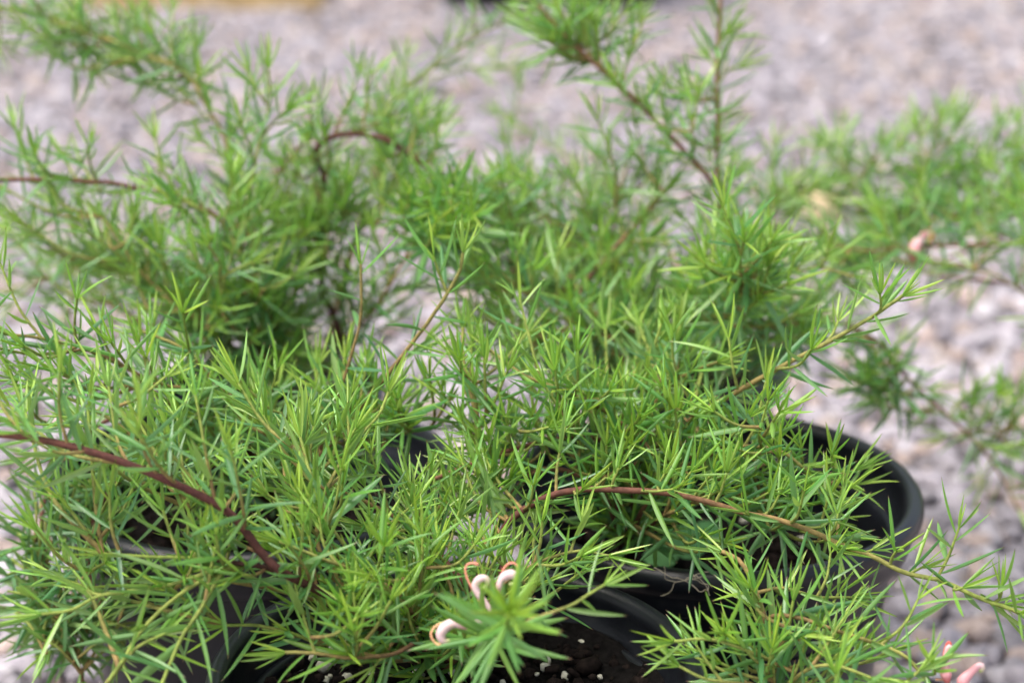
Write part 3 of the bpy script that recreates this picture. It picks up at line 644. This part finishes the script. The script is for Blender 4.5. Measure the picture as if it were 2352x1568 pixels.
# ---- F: far right -------------------------------------------------------------------------------------------
bF = base_in('F', 2705, 815)
F_ = Plant(bF, 'blurred shrub at the gravel edge carrying one pink hooked flower on brown stem', across=3, size=1.32)
F_.nodes.append((bF, 0))
F_.branch([b_(bF), (2560, 680, 1.2), (2450, 575, 1.19), (2352, 558, 1.19), (2240, 558, 1.185), (2130, 562, 1.18), (2010, 574, 1.18), (1900, 560, 1.18)], r=(1.9, .8), gap=.013, lat=(.018, .038), latfrom=.35, own=.009, start=.35, col=(.35, .6), up=.9, L=.021)
F_.branch([b_(bF), (2580, 640, 1.3), (2470, 500, 1.32), (2352, 440, 1.33), (2240, 430, 1.33), (2120, 470, 1.33)], r=(1.7, .8), gap=.0105, lat=(.02, .042), latfrom=.3, own=.010, start=.3, col=(.4, .8), up=1.2)
F_.branch([b_(bF), (2560, 640, 1.25), (2440, 520, 1.24), (2330, 500, 1.23), (2230, 520, 1.23)], r=(1.5, .8), gap=.0105, lat=(.02, .042), latfrom=.3, own=.010, start=.3, col=(.4, .8), up=1.3)
F_.branch([b_(bF), (2520, 760, 1.2), (2400, 700, 1.2), (2290, 630, 1.2), (2200, 610, 1.2)], r=(1.2, .7), gap=.02, lat=(.014, .026), latfrom=.4, own=.008, start=.4, col=(.4, .8), up=-.5, L=.022)
F_.branch([b_(bF), (2560, 900, 1.2), (2450, 960, 1.2), (2352, 980, 1.2), (2250, 990, 1.2), (2180, 1000, 1.2)], r=(1.2, .7), gap=.014, lat=(.014, .03), latfrom=.4, own=.008, start=.4, col=(.4, .8), up=.3)
F_.fill(2600, 640, 150, 90, 1.25, .06, 26, L=.021)
F_.fill(2180, 470, 170, 90, 1.28, .05, 20, L=.021)
F_.fill(2280, 400, 90, 100, 1.3, .04, 9, L=.021)
F_.fill(2000, 500, 140, 90, 1.26, .04, 16, L=.021)
F_.fill(1960, 620, 100, 60, 1.2, .04, 10, L=.021)
F_.fill(2290, 960, 80, 100, 1.2, .03, 10, L=.020)
F_.fill(1940, 320, 50, 60, 1.33, .02, 5, L=.022)
F_.fill(2160, 300, 60, 50, 1.34, .02, 5, L=.022)

# ---- G: front right -----------------------------------------------------------------------------------------
bG = base_in('G', 1840, 1850)
G = Plant(bG, 'low leafy shrub with reddish upright stem and two pink flowers against gravel')
G.nodes.append((bG, 0))
G.branch([b_(bG), (1800, 1700, .83), (1776, 1565, .835), (1760, 1433, .84), (1735, 1353, .845), (1700, 1290, .85), (1660, 1270, .855)], r=(1.9, .9), gap=.018, lat=(.012, .028), latfrom=.35, own=.010, start=.4, col=(.25, .7), age0=-.06)
G.branch([(1766, 1470, .838), (1768, 1514, .83), (1694, 1484, .82), (1621, 1466, .815), (1545, 1475, .81)], r=(.9, .6), gap=None, own=.0048, L=.019, col=(.75, .95))
G.branch([(1758, 1425, .84), (1785, 1412, .838), (1841, 1419, .835), (1914, 1444, .83), (2005, 1473, .825), (2079, 1503, .82), (2130, 1560, .818), (2165, 1600, .815)], r=(1.0, .7), gap=.02, lat=(.012, .026), own=.0052, L=.0195, col=(.6, .9), young=0)
G.branch([(1740, 1360, .845), (1800, 1350, .85), (1880, 1370, .855), (1960, 1370, .86)], r=(.9, .6), gap=.02, lat=(.012, .024), own=.006, L=.019, col=(.7, .9))
G.branch([(1785, 1600, .834), (1850, 1540, .82), (1920, 1530, .81), (2000, 1560, .80)], r=(.9, .6), gap=.022, lat=(.010, .020), own=.006, L=.020, col=(.7, .9), age0=-.06)
G.branch([(1785, 1600, .834), (1850, 1640, .81), (1960, 1620, .80), (2050, 1590, .80), (2110, 1540, .80)], r=(.9, .6), gap=.022, lat=(.010, .020), own=.006, L=.020, col=(.7, .9), age0=-.06)
G.branch([(1780, 1590, .834), (1700, 1570, .82), (1620, 1560, .81), (1560, 1530, .81)], r=(.9, .6), gap=.02, lat=(.012, .022), own=.0065, L=.019, col=(.7, .9))
G.fill(1800, 1400, 200, 110, .845, .02, 18, L=.019, age0=-.06)
G.fill(1880, 1500, 200, 70, .83, .02, 12, L=.0195)
G.fill(1680, 1500, 110, 60, .83, .02, 8, L=.019)

# ------------------------------------------------------------------ build the plants' meshes
allL = []
for pi, p in enumerate(PLANTS):
    for li, l in enumerate(p.leaves): allL.append((pi, li, *l[1], *(l[1] + l[2] * l[4])))
allL = np.array(allL)
a = allL[:, 2:5]; b = allL[:, 5:8]
pa, pb = project(a), project(b)
ln = np.linalg.norm(pa[:, :2] - pb[:, :2], axis=1)
S = np.stack([project(a + (b - a) * k) for k in (.15, .35, .5, .65, .85)], 1)
cx, cy = np.floor(S[..., 0] / 9).astype(int), np.floor(S[..., 1] / 9).astype(int)
inside = (cx >= 0) & (cy >= 0) & (cx < 262) & (cy < 175)
zb = np.full((262, 175), 9.0); np.minimum.at(zb, (cx[inside], cy[inside]), S[..., 2][inside])
seen = np.where(inside, S[..., 2] < zb[np.clip(cx, 0, 261), np.clip(cy, 0, 174)] + .006, False).sum(1)
score = seen * ln
n_leaf = 0
for pi, p in enumerate(PLANTS):
    idx = np.where(allL[:, 0] == pi)[0]
    order = idx[np.argsort(-score[idx])]
    own = set(allL[order[:295], 1].astype(int).tolist())
    objs = []
    for q in p.parts:
        V = np.vstack(q['V']) - p.base; me = mesh_np(q['name'], V, np.vstack(q['F']), np.vstack(q['A'])); objs.append(link(q['name'], me, M_STEM, p.root))
    Ls = p.leaves; n = len(Ls); n_leaf += n
    pos = np.array([l[1] for l in Ls]) - p.base; d = np.array([l[2] for l in Ls]); nr = np.array([l[3] for l in Ls])
    LN = np.array([l[4] for l in Ls]); WD = np.array([l[5] for l in Ls]); AG = np.clip(np.array([l[6] for l in Ls]) - p.old, 0, 1)
    sd_ = np.cross(nr, d); shp = RNG.integers(0, len(SHAPES), n); rid = RNG.integers(0, 4, n); ai = np.round(AG * (AGES - 1)).astype(int)
    MV, MF, MA, off = [], [], [], 0
    rest = np.array([i for i in range(n) if i not in own], int)
    for sidx in range(len(SHAPES)):
        I = rest[shp[rest] == sidx]
        if not len(I): continue
        V, F, t = TEMPL[p.across][sidx]; m = len(I); nv = len(V)
        X = V[None, :, 0, None] * (d[I] * LN[I, None])[:, None] + V[None, :, 1, None] * (sd_[I] * (LN * WD)[I, None])[:, None] + V[None, :, 2, None] * (nr[I] * LN[I, None])[:, None] + pos[I][:, None]
        A_ = np.stack([np.repeat(AG[I][:, None], nv, 1), np.repeat(t[None], m, 0), np.repeat(RNG.random(m)[:, None], nv, 1)], -1)
        MV.append(X.reshape(-1, 3)); MA.append(A_.reshape(-1, 3)); MF.append((F[None] + (np.arange(m) * nv)[:, None, None]).reshape(-1, 4) + off); off += m * nv
    fo = link('foliage', mesh_np('foliage', np.vstack(MV), np.vstack(MF), np.vstack(MA)), M_LEAF, p.root); tag(fo, kind='stuff')
    for i in own:
        o = bpy.data.objects.new('leaf', leaf_mesh(p.across, int(shp[i]), int(ai[i]), int(rid[i]))); COL.objects.link(o); o.parent = objs[Ls[i][0]]
        X, Y, Z = d[i] * LN[i], sd_[i] * LN[i] * WD[i], nr[i] * LN[i]; q = pos[i]
        o.matrix_local = Matrix(((X[0], Y[0], Z[0], q[0]), (X[1], Y[1], Z[1], q[1]), (X[2], Y[2], Z[2], q[2]), (0, 0, 0, 1)))
print('LEAVES', n_leaf)

# ------------------------------------------------------------------ flowers
PINK, PALE, RED, GRN, ORA = (.68, .33, .35), (.66, .48, .48), (.52, .10, .08), (.34, .42, .13), (.60, .27, .15)
def flower(plant, base, path, rad, cols, style=None, scol=ORA):
    """base and path points are places; path is the perianth tube with radii in mm and a colour for each point"""
    path = [np.array(q) for q in path]
    r = empty('flower', tuple(path[0] - plant.base)); r.parent = plant.root
    C, sl = smooth_path(path, .0009); f = sl / sl[-1]; k = np.linspace(0, 1, len(rad))
    R = np.interp(f, k, rad) / 1000 * .82; cc = np.array(cols); kc = np.linspace(0, 1, len(cc))
    col = np.stack([np.interp(f, kc, cc[:, i]) for i in range(3)], 1)
    V, F = tube(C, R, 12); link('perianth', mesh_np('perianth', V - path[0], F, np.repeat(col, 12, 0)), M_PETAL, r)
    C, sl = smooth_path([np.array(base), (np.array(base) + path[0]) / 2 + np.array([0, 0, .0006]), path[0] + unit(path[1] - path[0]) * .0008], .001)
    V, F = tube(C, np.full(len(C), .0006), 6); link('flower_stalk', mesh_np('flower_stalk', V - path[0], F, np.repeat([(.40, .22, .14)], len(V), 0)), M_PETAL, r)
    if style:
        C, sl = smooth_path([np.array(q) for q in style], .001)
        R = np.full(len(C), .00042); R[-2:] = (.0007, .0005)
        V, F = tube(C, R, 8); link('style', mesh_np('style', V - path[0], F, np.repeat([scol], len(V), 0)), M_PETAL, r)
def px(pts, d): return [at(x, y, d + (e[0] if e else 0)) for (x, y, *e) in pts]
# hooked flower on the far branch
flower(F_, at(2100, 604, 1.18), px([(2100, 598), (2098, 580), (2106, 560), (2120, 542), (2135, 535), (2137, 548), (2128, 556)], 1.172), [1.6, 4.4, 3.8, 2.9, 2.7, 2.8, 1.4], [RED, PINK, PINK, PALE, PINK, GRN, GRN],
       px([(2118, 545), (2124, 530), (2138, 525), (2143, 540), (2136, 556)], 1.17), RED)
# two flowers at the end of the low branch over the gravel
flower(G, at(2150, 1560, .818), px([(2176, 1566), (2172, 1543), (2171, 1519), (2173, 1500), (2178, 1484), (2185, 1488), (2184, 1502)], .815), [1.3, 2.9, 2.0, 1.5, 1.3, 1.3, .9], [RED, PINK, PINK, PALE, PINK, PALE, GRN],
       px([(2166, 1530), (2167, 1505), (2173, 1480), (2181, 1472), (2183, 1482)], .815), RED)
flower(G, at(2165, 1598, .815), px([(2206, 1580), (2212, 1562), (2226, 1546), (2242, 1532), (2253, 1527), (2256, 1536), (2249, 1540)], .812), [1.2, 2.9, 2.6, 1.9, 1.7, 1.6, 1.0], [RED, PINK, PINK, PINK, PINK, PALE, GRN])
# pale pink cluster behind the front rosette
fb = at(1120, 1425, .80)
tw, _s = smooth_path([at(1165, 1440, .755), at(1140, 1440, .775), fb], .002)
V, F = tube(tw, np.full(len(tw), .0008), 6); link('flower_spike', mesh_np('flower_spike', V - A.base, F, np.repeat([(.9, .9, .9)], len(V), 0)), M_STEM, A.root)
flower(A, fb, px([(1150, 1394), (1143, 1372), (1146, 1345), (1157, 1325), (1175, 1318), (1186, 1328), (1182, 1340), (1168, 1340)], .80), [1.12, 1.53, 1.43, 1.63, 2.35, 2.24, 1.63, 0.92], [PINK, PINK, PINK, PALE, PALE, PALE, GRN, GRN],
       px([(1148, 1350), (1154, 1312), (1168, 1294), (1184, 1294), (1190, 1310), (1186, 1325)], .80), (.74, .26, .18))
flower(A, fb, px([(1128, 1402), (1112, 1380), (1096, 1360), (1092, 1342), (1103, 1328), (1118, 1330), (1118, 1346), (1106, 1350)], .80), [1.02, 1.33, 1.63, 1.73, 1.94, 1.84, 1.43, 0.82], [PALE, PALE, PALE, PALE, PALE, PALE, GRN, GRN],
       px([(1110, 1392), (1090, 1360), (1072, 1325), (1070, 1300), (1084, 1292), (1098, 1296)], .80), (.70, .28, .18))
flower(A, fb, px([(1108, 1424), (1090, 1432), (1068, 1434), (1045, 1430), (1024, 1438), (1012, 1456), (1020, 1472), (1034, 1470)], .79), [1.12, 1.94, 2.14, 2.24, 2.45, 2.55, 1.94, 0.92], [PALE, PALE, PINK, PALE, PALE, PALE, PALE, GRN],
       px([(1060, 1436), (1030, 1428), (1002, 1436), (990, 1455), (998, 1474), (1014, 1482)], .79), (.76, .42, .22))
flower(A, fb, px([(1122, 1420), (1106, 1412), (1088, 1408), (1078, 1404)], .795), [1.0, 1.7, 1.8, 1.1], [PALE, PALE, PALE, GRN])

# ------------------------------------------------------------------ small things
def weed(pk, label, spots):
    b = POT[pk]; c = on_plane(*spots[0][:2], b[2]); r = empty('weed', (c[0], c[1], b[2])); tag(r, label, 'weed')
    for (x, y, s, h) in spots:
        tip = on_plane(x, y, b[2] + h) - np.array([c[0], c[1], b[2]])
        C, sl = smooth_path([np.array([0, 0, -.002]), tip * .5 + np.array([0, 0, .004]), tip], .003)
        V, F = tube(C, np.full(len(C), .0005), 5); st = link('stalk', mesh_np('stalk', V, F), M_WEED, r)
        k = 14; aa = np.linspace(0, 2 * math.pi, k, endpoint=False)
        V = [np.zeros(3)] + [np.array([math.cos(t) * s * (1 + .06 * math.sin(3 * t)), math.sin(t) * s * .85, .0012 + .0008 * math.sin(2 * t)]) for t in aa]
        o = link('leaf_blade', mesh_np('leaf_blade', np.array(V), np.array([[0, 1 + i, 1 + (i + 1) % k] for i in range(k)])), M_WEED, r)
        o.location = tuple(tip); o.rotation_euler = (.55, random.uniform(-.3, .3), random.uniform(-.5, .5))
weed('B', 'small round leaved green weed in the soil of the bare ledged pot', [(1575, 1246, .011, .02), (1452, 1214, .010, .018), (1520, 1278, .009, .008), (1620, 1225, .008, .015)])
weed('A', 'single round green seedling leaf in the perlite flecked soil', [(905, 1480, .005, .008)])
# dry root fibres lying over the rim
rr = on_plane(1572, 1332, .192); r = empty('dry_root', tuple(rr)); tag(r, 'tangle of dry pale root fibres hanging on the black pot rim', 'root')
for i in range(8):
    p = [np.zeros(3)]; d_ = unit(RNG.normal(size=3) * np.array([1, .5, .3])) * .003
    for _ in range(5): d_ = unit(d_ + RNG.normal(0, .0016, 3)) * .0030; p.append(p[-1] + d_)
    C, sl = smooth_path(p, .0012); V, F = tube(C, np.full(len(C), .00020), 5); link('fibre', mesh_np('fibre', V, F), M_ROOT, r)
